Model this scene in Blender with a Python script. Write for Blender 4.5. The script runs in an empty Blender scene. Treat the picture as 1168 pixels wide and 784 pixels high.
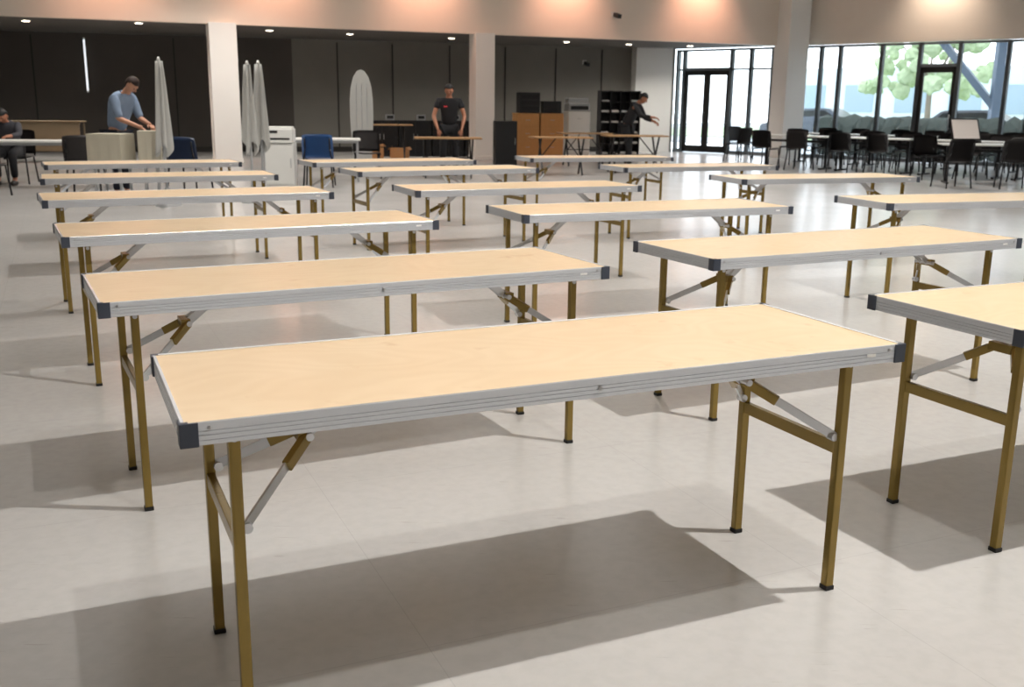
import bpy, bmesh, math, random
from mathutils import Vector, Matrix, Euler
random.seed(7)
SC=bpy.context.scene
COL=bpy.context.collection
SC.view_settings.view_transform='Standard'
SC.view_settings.exposure=.2

# ------------------------------------------------------------ materials
def lin(c):
    return tuple(((v/255)/12.92 if v/255<=.04045 else ((v/255+.055)/1.055)**2.4) for v in c)+(1,)
def mat(name,rgb,rough=.5,metal=0.0,var=.08,scale=6.0,stretch=(1,1,1),bump=0.0,emit=0,alpha=1,spec=.5,coords='Object'):
    m=bpy.data.materials.new(name); m.use_nodes=True; nt=m.node_tree; b=nt.nodes['Principled BSDF']
    c=lin(rgb)
    tc=nt.nodes.new('ShaderNodeTexCoord'); mp=nt.nodes.new('ShaderNodeMapping'); mp.inputs['Scale'].default_value=stretch
    nt.links.new(tc.outputs[coords],mp.inputs[0])
    n=nt.nodes.new('ShaderNodeTexNoise'); n.inputs['Scale'].default_value=scale; n.inputs['Detail'].default_value=4
    nt.links.new(mp.outputs[0],n.inputs['Vector'])
    mx=nt.nodes.new('ShaderNodeMix'); mx.data_type='RGBA'
    mx.inputs[6].default_value=tuple(v*(1-var) for v in c[:3])+(1,)
    mx.inputs[7].default_value=tuple(min(1,v*(1+var)) for v in c[:3])+(1,)
    nt.links.new(n.outputs['Fac'],mx.inputs[0]); nt.links.new(mx.outputs[2],b.inputs['Base Color'])
    b.inputs['Roughness'].default_value=rough; b.inputs['Metallic'].default_value=metal
    b.inputs['Specular IOR Level'].default_value=spec
    if bump:
        bp=nt.nodes.new('ShaderNodeBump'); bp.inputs['Strength'].default_value=bump; bp.inputs['Distance'].default_value=.01
        nt.links.new(n.outputs['Fac'],bp.inputs['Height']); nt.links.new(bp.outputs[0],b.inputs['Normal'])
    if emit:
        b.inputs['Emission Color'].default_value=c; b.inputs['Emission Strength'].default_value=emit
    if alpha<1: b.inputs['Alpha'].default_value=alpha
    return m

def floor_mat():
    m=bpy.data.materials.new('polished_floor'); m.use_nodes=True; nt=m.node_tree; b=nt.nodes['Principled BSDF']; L=nt.links.new
    tc=nt.nodes.new('ShaderNodeTexCoord'); mp=nt.nodes.new('ShaderNodeMapping'); mp.inputs['Rotation'].default_value=(0,0,math.radians(-24)); mp.inputs['Location'].default_value=(.45,.2,0)
    L(tc.outputs['Object'],mp.inputs[0])
    n1=nt.nodes.new('ShaderNodeTexNoise'); n1.inputs['Scale'].default_value=.9; n1.inputs['Detail'].default_value=6; L(mp.outputs[0],n1.inputs['Vector'])
    n2=nt.nodes.new('ShaderNodeTexNoise'); n2.inputs['Scale'].default_value=22; n2.inputs['Detail'].default_value=8; L(mp.outputs[0],n2.inputs['Vector'])
    br=nt.nodes.new('ShaderNodeTexBrick'); br.inputs['Scale'].default_value=1.0; br.inputs['Mortar Size'].default_value=.0014
    br.inputs['Brick Width'].default_value=1.22; br.inputs['Row Height'].default_value=1.22; br.offset=0
    br.inputs['Color1'].default_value=(1,1,1,1); br.inputs['Color2'].default_value=(1,1,1,1); br.inputs['Mortar'].default_value=(.88,.88,.88,1)
    L(mp.outputs[0],br.inputs['Vector'])
    cr=nt.nodes.new('ShaderNodeValToRGB'); cr.color_ramp.elements[0].position=.3; cr.color_ramp.elements[1].position=.7
    cr.color_ramp.elements[0].color=lin((183,182,180)); cr.color_ramp.elements[1].color=lin((189,187,185))
    L(n1.outputs['Fac'],cr.inputs[0])
    cr2=nt.nodes.new('ShaderNodeValToRGB'); cr2.color_ramp.elements[0].position=.35; cr2.color_ramp.elements[1].position=.6
    cr2.color_ramp.elements[0].color=(.95,.95,.95,1); cr2.color_ramp.elements[1].color=(1,1,1,1); L(n2.outputs['Fac'],cr2.inputs[0])
    def mul(a,c):
        x=nt.nodes.new('ShaderNodeMix'); x.data_type='RGBA'; x.blend_type='MULTIPLY'; x.inputs[0].default_value=1; L(a,x.inputs[6]); L(c,x.inputs[7]); return x.outputs[2]
    o=mul(mul(cr.outputs[0],br.outputs[0]),cr2.outputs[0])
    # scuffs and hairline scratches: stretched, thresholded noise in several directions
    for rot,sc,lo,dk in (((0,0,.6),(1.2,9,1),.67,.72),((0,0,-.9),(2.2,26,1),.65,.8),((0,0,1.9),(2.0,30,1),.66,.8)):
        mp2=nt.nodes.new('ShaderNodeMapping'); mp2.inputs['Rotation'].default_value=rot; mp2.inputs['Scale'].default_value=sc; L(tc.outputs['Object'],mp2.inputs[0])
        n3=nt.nodes.new('ShaderNodeTexNoise'); n3.inputs['Scale'].default_value=2.2; n3.inputs['Detail'].default_value=9; n3.inputs['Roughness'].default_value=.65; L(mp2.outputs[0],n3.inputs['Vector'])
        cr3=nt.nodes.new('ShaderNodeValToRGB'); cr3.color_ramp.elements[0].position=lo; cr3.color_ramp.elements[1].position=lo+.06
        cr3.color_ramp.elements[0].color=(1,1,1,1); cr3.color_ramp.elements[1].color=(dk,dk*.98,dk*.95,1); L(n3.outputs['Fac'],cr3.inputs[0])
        o=mul(o,cr3.outputs[0])
    L(o,b.inputs['Base Color'])
    mr=nt.nodes.new('ShaderNodeMapRange'); mr.inputs[3].default_value=.18; mr.inputs[4].default_value=.28; L(n1.outputs['Fac'],mr.inputs[0]); L(mr.outputs[0],b.inputs['Roughness'])
    b.inputs['Specular IOR Level'].default_value=.5
    return m
def ply_mat():
    m=bpy.data.materials.new('birch_plywood'); m.use_nodes=True; nt=m.node_tree; b=nt.nodes['Principled BSDF']; L=nt.links.new
    tc=nt.nodes.new('ShaderNodeTexCoord'); oi=nt.nodes.new('ShaderNodeObjectInfo')
    ad=nt.nodes.new('ShaderNodeVectorMath'); ad.operation='ADD'; L(tc.outputs['Object'],ad.inputs[0])
    sc=nt.nodes.new('ShaderNodeVectorMath'); sc.operation='SCALE'; sc.inputs[0].default_value=(9,7,0); L(oi.outputs['Random'],sc.inputs['Scale']); L(sc.outputs[0],ad.inputs[1])
    mp=nt.nodes.new('ShaderNodeMapping'); mp.inputs['Scale'].default_value=(1.2,2.0,1); L(ad.outputs[0],mp.inputs[0])
    n=nt.nodes.new('ShaderNodeTexNoise'); n.inputs['Scale'].default_value=2.4; n.inputs['Detail'].default_value=4; n.inputs['Distortion'].default_value=.6; L(mp.outputs[0],n.inputs['Vector'])
    n0=nt.nodes.new('ShaderNodeTexNoise'); n0.inputs['Scale'].default_value=1.3; n0.inputs['Detail'].default_value=1.5; L(mp.outputs[0],n0.inputs['Vector'])
    mm=nt.nodes.new('ShaderNodeMath'); mm.operation='MULTIPLY'; mm.inputs[1].default_value=110; L(n0.outputs['Fac'],mm.inputs[0])
    ms=nt.nodes.new('ShaderNodeMath'); ms.operation='SINE'; L(mm.outputs[0],ms.inputs[0])
    mr=nt.nodes.new('ShaderNodeMapRange'); mr.inputs[1].default_value=-1; mr.inputs[2].default_value=1; L(ms.outputs[0],mr.inputs[0])
    c1=nt.nodes.new('ShaderNodeValToRGB'); c1.color_ramp.elements[0].color=lin((222,197,162)); c1.color_ramp.elements[1].color=lin((225,201,167)); L(mr.outputs[0],c1.inputs[0])
    c2=nt.nodes.new('ShaderNodeValToRGB'); c2.color_ramp.elements[0].position=.3; c2.color_ramp.elements[1].position=.7; c2.color_ramp.elements[0].color=(.955,.93,.89,1); c2.color_ramp.elements[1].color=(1,1,1,1); L(n.outputs['Fac'],c2.inputs[0])
    vo=nt.nodes.new('ShaderNodeTexNoise'); vo.inputs['Scale'].default_value=9; vo.inputs['Detail'].default_value=5; L(ad.outputs[0],vo.inputs['Vector'])
    c3=nt.nodes.new('ShaderNodeValToRGB'); c3.color_ramp.elements[0].position=.64; c3.color_ramp.elements[1].position=.8; c3.color_ramp.elements[0].color=(1,1,1,1); c3.color_ramp.elements[1].color=(.78,.66,.52,1); L(vo.outputs['Fac'],c3.inputs[0])
    x=nt.nodes.new('ShaderNodeMix'); x.data_type='RGBA'; x.blend_type='MULTIPLY'; x.inputs[0].default_value=1; L(c1.outputs[0],x.inputs[6]); L(c2.outputs[0],x.inputs[7])
    y=nt.nodes.new('ShaderNodeMix'); y.data_type='RGBA'; y.blend_type='MULTIPLY'; y.inputs[0].default_value=1; L(x.outputs[2],y.inputs[6]); L(c3.outputs[0],y.inputs[7])
    L(y.outputs[2],b.inputs['Base Color']); b.inputs['Roughness'].default_value=.32
    return m

M=dict(
 floor=floor_mat(), ply=ply_mat(),
 alu=mat('brushed_aluminium',(222,226,232),.27,.45,.02,16,(.3,2,8)),
 zinc=mat('zinc_plated_steel',(220,223,228),.26,.6,.06,20),
 gold=mat('olive_gold_paint',(148,125,66),.26,.55,.08,14,(1,1,.3)),
 cap=mat('dark_grey_plastic',(62,68,80),.45,0,.1,20),
 rubber=mat('black_rubber',(22,22,22),.6,0,.1,20),
 screw=mat('screw_steel',(160,160,160),.3,.8),
 tag=mat('white_sticker',(228,228,224),.5),
 wallw=mat('cream_wall_paint',(234,223,210),.8,0,.03,2),
 colw=mat('white_column_paint',(236,235,231),.7,0,.03,2),
 ceil=mat('dark_ceiling_paint',(96,92,88),.8,0,.05,2),
 ceilw=mat('white_ceiling_paint',(225,222,215),.8,0,.03,2),
 dark1=mat('brown_black_partition',(80,75,71),.75,0,.10,1.5),
 dark2=mat('grey_partition_fabric',(128,125,119),.8,0,.08,2),
 seam=mat('seam_black',(46,44,42),.7),
 frame=mat('grey_mullion_metal',(112,118,122),.4,.3,.05,5),
 dframe=mat('dark_bronze_frame',(34,32,30),.4,.3,.05,5),
 glass=mat('window_glass',(225,240,240),.02,0,.0,1,alpha=.10),
 blackp=mat('charcoal_brown_plastic',(44,40,40),.5,0,.1,8),
 blackq=mat('black_plastic',(28,28,30),.45,0,.1,8),
 blacks=mat('black_steel',(34,34,36),.4,.4,.1,8),
 navy=mat('navy_plastic',(34,52,82),.45,0,.1,8),
 blue=mat('blue_plastic',(36,78,128),.45,0,.1,8),
 white=mat('white_laminate',(226,226,222),.4,0,.03,5),
 fabricw=mat('white_canvas',(186,186,182),.85,0,.06,14,bump=.2),
 boardw=mat('grey_white_board',(172,172,168),.7,0,.05,8),
 cream=mat('cream_cloth',(190,184,166),.7,0,.05,5),
 tan=mat('tan_wood',(158,124,86),.5,0,.15,4,(1,8,1)),
 beige=mat('beige_wood_panel',(132,116,92),.6,0,.1,4,(1,8,1)),
 orange=mat('orange_maple_veneer',(190,138,82),.42,0,.15,4,(8,1,1)),
 carton=mat('brown_cardboard',(170,128,84),.8,0,.08,8),
 silver=mat('silver_plastic',(170,172,174),.4,.3,.05,8),
 screen=mat('pale_screen',(224,214,206),.3,0,.03,4,emit=.2),
 skin=mat('skin',(196,146,120),.55,0,.05,8),
 skin2=mat('skin_tan',(160,108,82),.55,0,.05,8),
 hair=mat('dark_brown_hair',(46,32,26),.7,0,.2,30,bump=.4),
 hairb=mat('black_hair',(20,18,18),.6,0,.2,30,bump=.4),
 shirtb=mat('light_blue_shirt_cloth',(128,146,170),.85,0,.08,14,bump=.2),
 tee=mat('black_cotton',(20,20,24),.85,0,.12,14,bump=.2),
 grey=mat('grey_cotton',(60,60,66),.85,0,.1,14,bump=.2),
 jeans=mat('dark_denim',(34,38,52),.85,0,.12,20,bump=.2),
 shoe=mat('dark_shoe',(28,25,24),.5),
 eye=mat('eye_dark',(20,16,14),.2),
 lip=mat('lip_skin',(140,80,72),.5),
 red=mat('red_print',(190,40,52),.6),
 lampE=mat('downlight_glow',(255,240,215),.5,emit=10),
 tubeE=mat('tube_glow',(240,244,250),.5,emit=1.0),
 trimw=mat('white_metal_trim',(225,225,222),.4),
 asphalt=mat('grey_asphalt',(176,182,188),.9,0,.08,2),
 grass=mat('lawn_green',(160,178,144),.95,0,.2,3),
 leaf=mat('tree_leaves',(166,184,150),.9,0,.3,6,bump=.8),
 hedge=mat('hedge_leaves',(40,50,46),.9,0,.35,9,bump=.8),
 bark=mat('tree_bark',(126,116,106),.9,0,.2,12,bump=.6),
 carp=mat('dark_blue_car_paint',(22,30,46),.3,.1,.02,2),
 carp2=mat('slate_car_paint',(44,54,68),.3,.2,.02,2),
 carg=mat('car_window_dark',(16,20,26),.1),
 steelb=mat('blue_grey_steel',(72,92,114),.5,.2,.05,2),
 bldg=mat('pale_blue_grey_cladding',(186,198,210),.7,0,.05,1),
 bwin=mat('pale_building_window',(136,156,176),.3,0,.05,1),
)

# ------------------------------------------------------------ mesh helpers
def fin(bm,name,material,parent=None,loc=(0,0,0),rot=0,smooth=False,mats=None):
    me=bpy.data.meshes.new(name); bm.normal_update(); bm.to_mesh(me); bm.free()
    for m in (mats or [material]): me.materials.append(m)
    if smooth:
        for p in me.polygons: p.use_smooth=True
    o=bpy.data.objects.new(name,me); COL.objects.link(o)
    o.location=loc; o.rotation_euler=(0,0,rot)
    if parent: o.parent=parent
    return o
def box(bm,c,s,R=None,bev=0,mi=0):
    r=bmesh.ops.create_cube(bm,size=1); vs=r['verts']
    for v in vs:
        v.co=Vector((v.co.x*s[0],v.co.y*s[1],v.co.z*s[2]))
    fs=list({f for v in vs for f in v.link_faces})
    if bev:
        es=list({e for v in vs for e in v.link_edges})
        rr=bmesh.ops.bevel(bm,geom=es,offset=bev,segments=2,affect='EDGES',profile=.7)
        vs=list({v for f in rr['faces'] for v in f.verts}|{v for v in vs if v.is_valid})
        fs=list({f for v in vs for f in v.link_faces})
    for f in fs: f.material_index=mi
    for v in vs:
        if R is not None: v.co=R@v.co
        v.co+=Vector(c)
    return vs
def frame_from(p1,p2,up=Vector((0,0,1))):
    d=(Vector(p2)-Vector(p1)); z=d.normalized()
    if abs(z.dot(up))>.98: up=Vector((0,1,0))
    x=up.cross(z).normalized(); y=z.cross(x)
    return Matrix((x,y,z)).transposed(), d.length
def beam(bm,p1,p2,w,h,bev=0,mi=0):
    R,l=frame_from(p1,p2); c=(Vector(p1)+Vector(p2))/2
    return box(bm,c,(w,h,l),R,bev,mi)
def cyl(bm,p1,p2,r1,r2=None,seg=14,mi=0):
    R,l=frame_from(p1,p2); r2=r1 if r2 is None else r2
    r=bmesh.ops.create_cone(bm,cap_ends=True,segments=seg,radius1=r1,radius2=r2,depth=l)
    c=(Vector(p1)+Vector(p2))/2
    for v in r['verts']: v.co=R@v.co+c
    for f in {f for v in r['verts'] for f in v.link_faces}: f.material_index=mi
    return r['verts']
def sph(bm,c,s,seg=14,mi=0):
    r=bmesh.ops.create_uvsphere(bm,u_segments=seg,v_segments=max(8,seg*2//3),radius=1)
    for v in r['verts']: v.co=Vector((v.co.x*s[0],v.co.y*s[1],v.co.z*s[2]))+Vector(c)
    for f in {f for v in r['verts'] for f in v.link_faces}: f.material_index=mi
    return r['verts']
def prism(bm,pts,z0,z1,mi=0):
    a=[bm.verts.new((x,y,z0)) for x,y in pts]; b=[bm.verts.new((x,y,z1)) for x,y in pts]
    n=len(pts)
    fs=[bm.faces.new(a[::-1]),bm.faces.new(b)]+[bm.faces.new((a[i],a[(i+1)%n],b[(i+1)%n],b[i])) for i in range(n)]
    for f in fs: f.material_index=mi
    bmesh.ops.recalc_face_normals(bm,faces=fs)
def NB(): return bmesh.new()
def thing(name,label,cat,loc=(0,0,0),rot=0,group=None):
    e=bpy.data.objects.new(name,None); COL.objects.link(e); e.location=loc; e.rotation_euler=(0,0,rot); e.empty_display_size=.2
    e['label']=label; e['category']=cat
    if group: e['group']=group
    return e
def kids(o): return [c for c in bpy.data.objects if c.parent==o]
def copy_thing(src,loc,rot,label=None,swap=None):
    n=src.copy(); COL.objects.link(n); n.location=loc; n.rotation_euler=(0,0,rot)
    if label: n['label']=label
    for c in kids(src):
        k=c.copy(); COL.objects.link(k); k.parent=n
        if swap and c.data and c.data.materials and c.data.materials[0]==swap[0]:
            k.data=c.data.copy(); k.data.materials[0]=swap[1]
        for g in kids(c):
            q=g.copy(); COL.objects.link(q); q.parent=k
    return n
def struct(o): o['kind']='structure'; return o
def wall(name,p0,p1,z0,z1,t,material,side=1):
    p0=Vector(p0);p1=Vector(p1); d=(p1-p0).normalized(); n=Vector((-d.y,d.x))*side*t
    bm=NB(); prism(bm,[tuple(p0),tuple(p1),tuple(p1+n),tuple(p0+n)],z0,z1)
    return struct(fin(bm,name,material))

# ------------------------------------------------------------ camera
cd=bpy.data.cameras.new('camera'); cd.sensor_width=36; cd.lens=1147.2*36/1168; cd.clip_end=300
cd.dof.use_dof=True; cd.dof.focus_distance=3.1; cd.dof.aperture_fstop=6.3
cam=bpy.data.objects.new('camera',cd); COL.objects.link(cam)
cam.location=(0,0,1.3763)
cam.rotation_euler=(Matrix.Rotation(math.radians(90-13.384),3,'X')@Matrix.Rotation(math.radians(.675),3,'Z')).to_euler()
SC.camera=cam

# ------------------------------------------------------------ room shell
W0=Vector((4.9,32.0)); WD=Vector((.741,-.672)); WD.normalize(); WN=Vector((-WD.y,WD.x))
def wp(s,off=0): return W0+WD*s+WN*off
ZL=3.07; ZH=5.7
WE=wp(20.4); BL=(-20,25.2)
bm=NB(); prism(bm,[(-20,-6),(20,-6),tuple(WE),tuple(W0),BL],-.12,0); struct(fin(bm,'floor',M['floor']))
wall('wall_back',BL,(-6.2,28.97),0,ZL,.2,M['dark1'])
wall('wall_back_middle',(-6.2,28.97),tuple(W0),0,ZL,.2,M['dark2'])
wall('wall_left',(-20,-6),(-20,25.2),0,ZH,.2,M['wallw'])
wall('wall_near',(-20,-6),(20,-6),0,ZH,.2,M['wallw'],-1)
wall('wall_right',(20,-6),tuple(WE),0,ZH,.2,M['wallw'],-1)
F0=Vector((-20,18.1)); F1=Vector((7.88,29.29)); FD=(F1-F0).normalized(); FN=Vector((-FD.y,FD.x))
wall('wall_upper',tuple(F0),tuple(F1),ZL-.02,ZH,.25,M['wallw'])
sF=(F1-W0).length
wall('wall_window_upper',tuple(wp(sF-.3)),tuple(wp(20.4)),ZL,ZH,.25,M['wallw'])
bm=NB(); prism(bm,[tuple(F0+FN*.05),tuple(F1+FN*.05),tuple(W0),BL],ZL,ZL+.1); struct(fin(bm,'ceiling',M['ceil']))
bm=NB(); prism(bm,[(-20,-6),(20,-6),tuple(WE),tuple(F1),tuple(F0)],ZH,ZH+.1); struct(fin(bm,'ceiling_upper',M['ceilw']))
bm=NB(); prism(bm,[(3.62,31.2),(4.75,31.5),(4.66,31.9),(3.52,31.6)],0,ZL); struct(fin(bm,'wall_pier',M['colw']))
BD=(Vector(W0)-Vector(BL)).normalized(); BN=Vector((-BD.y,BD.x))
def bp(x,off=0):
    t=(x-BL[0])/BD.x; p=Vector(BL)+BD*t-BN*off; return p
k=0
for x in (-12.6,-9.2,-5.0,-3.5,-1.9,-.3,1.2,2.6):
    p=bp(x,.012); bm=NB(); box(bm,(p.x,p.y,1.55),(.035,.02,2.9),Matrix.Rotation(math.atan2(BD.y,BD.x),3,'Z'))
    k+=1; struct(fin(bm,'trim_%d'%k,M['seam']))
p0=bp(-20,.02);p1=bp(4.8,.02)
bm=NB(); beam(bm,(p0.x,p0.y,.07),(p1.x,p1.y,.07),.03,.14); o=fin(bm,'baseboard_back',M['seam']); struct(o)
def column(name,c,s,z1):
    bm=NB(); R=Matrix.Rotation(math.atan2(FD.y,FD.x),3,'Z'); box(bm,(c[0],c[1],z1/2),(s,s,z1),R,.012)
    box(bm,(c[0],c[1],.05),(s+.03,s+.03,.1),R,.005)
    o=fin(bm,name,M['colw']); struct(o); return o
column('wall_column',(-6.62,23.6),.60,ZL)
column('wall_column_middle',(-.83,25.95),.50,ZL)
column('wall_column_corner',(7.62,28.95),.66,ZH)

# ---- window wall
def pane(n,s0,s1,z0,z1):
    bm=NB(); a=wp(s0,.06);b=wp(s1,.06)
    beam(bm,(a.x,a.y,(z0+z1)/2),(b.x,b.y,(z0+z1)/2),.008,z1-z0)
    return fin(bm,n,M['glass'])
def bar(bm,s0,s1,z0,z1,d=.09,off=.05):
    a=wp(s0,off);b=wp(s1,off); beam(bm,(a.x,a.y,(z0+z1)/2),(b.x,b.y,(z0+z1)/2),d,z1-z0,.004)
edges=[.10,.33,1.96,2.6,3.3,4.2,4.75,5.3,6.46,7.47,8.47,9.63,10.2,11.2,12.2,13.2,14.6,16,17.4,18.8,20.3]
doors={(.33,1.96),(7.47,8.47)}
n=0;dn=0
for a,b in zip(edges[:-1],edges[1:]):
    n+=1
    dz=2.43 if (a,b) in doors else 0
    bm=NB()
    bar(bm,a-.045,a+.045,0,3.05,.14); bar(bm,b-.045,b+.045,0,3.05,.14)
    bar(bm,a,b,2.99,3.05)
    if dz: bar(bm,a,b,dz,dz+.08)
    else:
        bar(bm,a,b,0,.10)
        if b<3.4: bar(bm,a,b,2.43,2.48)
    w=struct(fin(bm,'window_%d'%n,M['frame']))
    g=pane('window_pane',a+.02,b-.02,(dz+.06) if dz else .1,3.0); g.parent=w
    if dz:
        dn+=1
        leaves=[(a+.04,(a+b)/2),((a+b)/2,b-.04)] if b-a>1.3 else [(a+.04,b-.04)]
        d=thing('door_%d'%dn,'','') 
        for kx in ('label','category'): del d[kx]
        struct(d)
        for (l0,l1) in leaves:
            bm=NB(); bar(bm,l0,l0+.10,.02,dz,.06); bar(bm,l1-.10,l1,.02,dz,.06); bar(bm,l0,l1,.02,.22,.06); bar(bm,l0,l1,dz-.14,dz,.06)
            lf=fin(bm,'door_leaf',M['dframe'],d)
            g=pane('door_glass',l0+.08,l1-.08,.2,dz-.1); g.parent=lf
            bm=NB(); a_=wp(l1-.05,-.05); cyl(bm,(a_.x,a_.y,.85),(a_.x,a_.y,1.25),.015); 
            b_=wp(l1-.05,.02)
            for z in (.9,1.2): cyl(bm,(a_.x,a_.y,z),(b_.x,b_.y,z),.01)
            fin(bm,'door_handle',M['silver'],lf,smooth=True)

# ------------------------------------------------------------ folding table
TL,TW,TH=1.897,.619,.75
def make_table():
    root=thing('folding_table','long birch plywood folding table with aluminium edge and olive-gold legs','table',group='plywood folding tables in the hall')
    bm=NB(); box(bm,(0,0,TH-.012),(TL-.010,TW-.010,.0205),bev=.001); fin(bm,'table_top',M['ply'],root)
    prof=[(-.008,TH),(-.001,TH+.001),(0,TH-.001),(0,TH-.016),(-.0018,TH-.0165),(-.0018,TH-.0185),(0,TH-.019),(0,TH-.025),(-.0018,TH-.0255),(-.0018,TH-.0275),(0,TH-.028),(0,TH-.036),(-.0018,TH-.0365),(-.0018,TH-.038),(0,TH-.0385),(0,TH-.047),(-.002,TH-.048),(-.016,TH-.048),(-.016,TH-.045),(-.006,TH-.043),(-.006,TH-.006),(-.008,TH-.006)]
    bm=NB(); rings=[]
    for sx,sy in ((-1,-1),(1,-1),(1,1),(-1,1)):
        rings.append([bm.verts.new((sx*(TL/2+o),sy*(TW/2+o),z)) for o,z in prof])
    for i in range(4):
        A=rings[i];B=rings[(i+1)%4]
        for j in range(len(prof)):
            j2=(j+1)%len(prof); bm.faces.new((A[j],B[j],B[j2],A[j2]))
    bmesh.ops.recalc_face_normals(bm,faces=bm.faces[:])
    for x in (-.52,0,.52): box(bm,(x,0,TH-.034),(.04,TW-.03,.02))
    fin(bm,'edge_rail',M['alu'],root)
    for sx in (-1,1):
        for sy in (-1,1):
            bm=NB(); t=.003;l=.036
            x=sx*(TL/2+t/2); y=sy*(TW/2+t/2)
            box(bm,(sx*(TL/2-l/2+t),y,TH-.0240),(l,t+.002,.051),bev=.001)
            box(bm,(x,sy*(TW/2-l/2+t),TH-.0240),(t+.002,l,.051),bev=.001)
            prism(bm,[(sx*(TL/2),sy*(TW/2)),(sx*(TL/2-.014),sy*(TW/2)),(sx*(TL/2-.014),sy*(TW/2-.010)),(sx*(TL/2),sy*(TW/2-.010))],TH,TH+.002)
            c=fin(bm,'corner_cap',M['cap'],root)
    def rivet(x,z,r,sy):
        bm=NB(); cyl(bm,(x,sy*(TW/2-.001),z),(x,sy*(TW/2+.0025),z),r,seg=12); fin(bm,'rivet',M['screw'],root)
    for sy in (-1,1):
        for sx in (-1,1): rivet(sx*(TL/2-.054),TH-.012,.0040,sy)
        rivet(0,TH-.024,.006,sy)
    bm=NB(); box(bm,(TL/2-.115,-(TW/2+.0008),TH-.022),(.030,.0012,.008)); fin(bm,'sticker',M['tag'],root)
    lx=TL/2-.113; ly=TW/2-.09
    for sx in (-1,1):
        for sy in (-1,1):
            bm=NB(); box(bm,(sx*lx,sy*ly,.3625),(.0265,.0265,.705),bev=.006)
            lg=fin(bm,'leg',M['gold'],root,smooth=False)
            bm=NB(); box(bm,(sx*lx,sy*ly,.007),(.030,.030,.014),bev=.003)
            fin(bm,'foot_cap',M['rubber'],lg)
            bm=NB(); cyl(bm,(sx*lx,sy*(ly+.011),TH-.066),(sx*lx,sy*(ly+.017),TH-.066),.008,seg=12)
            fin(bm,'leg_screw',M['zinc'],lg)
        bm=NB(); beam(bm,(sx*lx,-ly+.010,.435),(sx*lx,ly-.010,.435),.020,.036,.003); fin(bm,'crossbar',M['gold'],root)
        hx=sx*(lx-.20); hz=.605; tx=sx*(lx-.33)
        bm=NB()
        for sy in (-1,1):
            beam(bm,(hx,sy*.030,hz),(sx*(lx-.014),sy*(ly-.005),.47),.006,.025,.001)
            cyl(bm,(sx*(lx-.02),sy*(ly-.024),.47),(sx*(lx-.02),sy*(ly+.002),.47),.012,seg=12)
        br=fin(bm,'folding_brace',M['zinc'],root)
        bm=NB()
        for sy in (-1,1):
            q=Vector((hx,sy*.034,hz)); e=Vector((sx*(lx-.016),sy*(ly-.005),.47)); 
            beam(bm,q,q+(e-q)*.36,.018,.028,.002)
        beam(bm,(hx+sx*.01,-.045,hz),(hx+sx*.01,.045,hz),.032,.030,.003)
        fin(bm,'hinge_sleeve',M['gold'],br)
        bm=NB()
        for sy in (-1,1): beam(bm,(hx,sy*.018,hz),(tx,sy*.018,TH-.04),.006,.028,.001)
        cyl(bm,(hx,-.056,hz),(hx,.056,hz),.010,seg=12)
        box(bm,(tx,0,TH-.042),(.06,.09,.006),bev=.001)
        fin(bm,'hinge_bracket',M['zinc'],br)
    return root
TBL=[(.082,2.572,24.32),(-.603,3.819,27.2),(-1.397,5.363,27.4),(-2.274,7.082,27.4),(-3.064,8.817,24.5),(-3.86,10.6,27),
(2.225,3.537,24.6),(1.563,4.899,26.1),(.822,6.503,22.4),(.035,8.091,23.4),(-.735,10.15,27),(-1.42,11.5,27),
(3.36,7.45,18),(2.846,9.635,18.5),(1.919,11.194,21.6),(1.004,12.842,18.6)]
t0=make_table(); t0.location=(TBL[0][0],TBL[0][1],0); t0.rotation_euler=(0,0,math.radians(TBL[0][2]))
for x,y,a in TBL[1:]: copy_thing(t0,(x,y,0),math.radians(a))

# ------------------------------------------------------------ chairs
def make_chair(material,label,group):
    root=thing('chair',label,'chair',group=group)
    def grid(bm,fn,nu,nv,t):
        A=[[bm.verts.new(fn(i/nu,j/nv)) for j in range(nv+1)] for i in range(nu+1)]
        fs=[bm.faces.new((A[i][j],A[i+1][j],A[i+1][j+1],A[i][j+1])) for i in range(nu) for j in range(nv)]
        bmesh.ops.solidify(bm,geom=fs,thickness=t)
    bm=NB()
    grid(bm,lambda u,v:Vector(((u-.5)*.50*(1-.08*v),-.24+.46*v,.470-.02*math.sin(math.pi*u)-.03*max(0,.2-v))),8,6,.06)
    bmesh.ops.recalc_face_normals(bm,faces=bm.faces[:]); fin(bm,'seat',material,root,smooth=True)
    bm=NB(); grid(bm,lambda u,v:Vector(((u-.5)*(.51-.07*max(0,v-.6)),.24+.07*v-.05*(2*u-1)**2,.48+.39*v-(.02*(2*abs(u-.5))**4 if v>.9 else 0))),8,6,.045)
    bmesh.ops.recalc_face_normals(bm,faces=bm.faces[:]); fin(bm,'backrest',material,root,smooth=True)
    for sx in (-1,1):
        bm=NB(); cyl(bm,(sx*.21,-.20,.45),(sx*.24,-.24,0),.014); fin(bm,'leg',M['blacks'],root,smooth=True)
        bm=NB(); cyl(bm,(sx*.21,.20,.45),(sx*.24,.27,0),.014); fin(bm,'leg',M['blacks'],root,smooth=True)
        bm=NB(); cyl(bm,(sx*.235,-.20,.44),(sx*.235,.20,.44),.012); cyl(bm,(sx*.235,.20,.44),(sx*.2,.245,.62),.012); cyl(bm,(sx*.2,.245,.62),(sx*.2,.28,.80),.012); fin(bm,'back_support',M['blacks'],root,smooth=True)
    return root
ch=make_chair(M['blackp'],'dark charcoal padded stacking chair with thin steel legs','dark stacking chairs')
WA=math.atan2(WD.y,WD.x)
PN=Vector((.672,.741))
first=True
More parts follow.
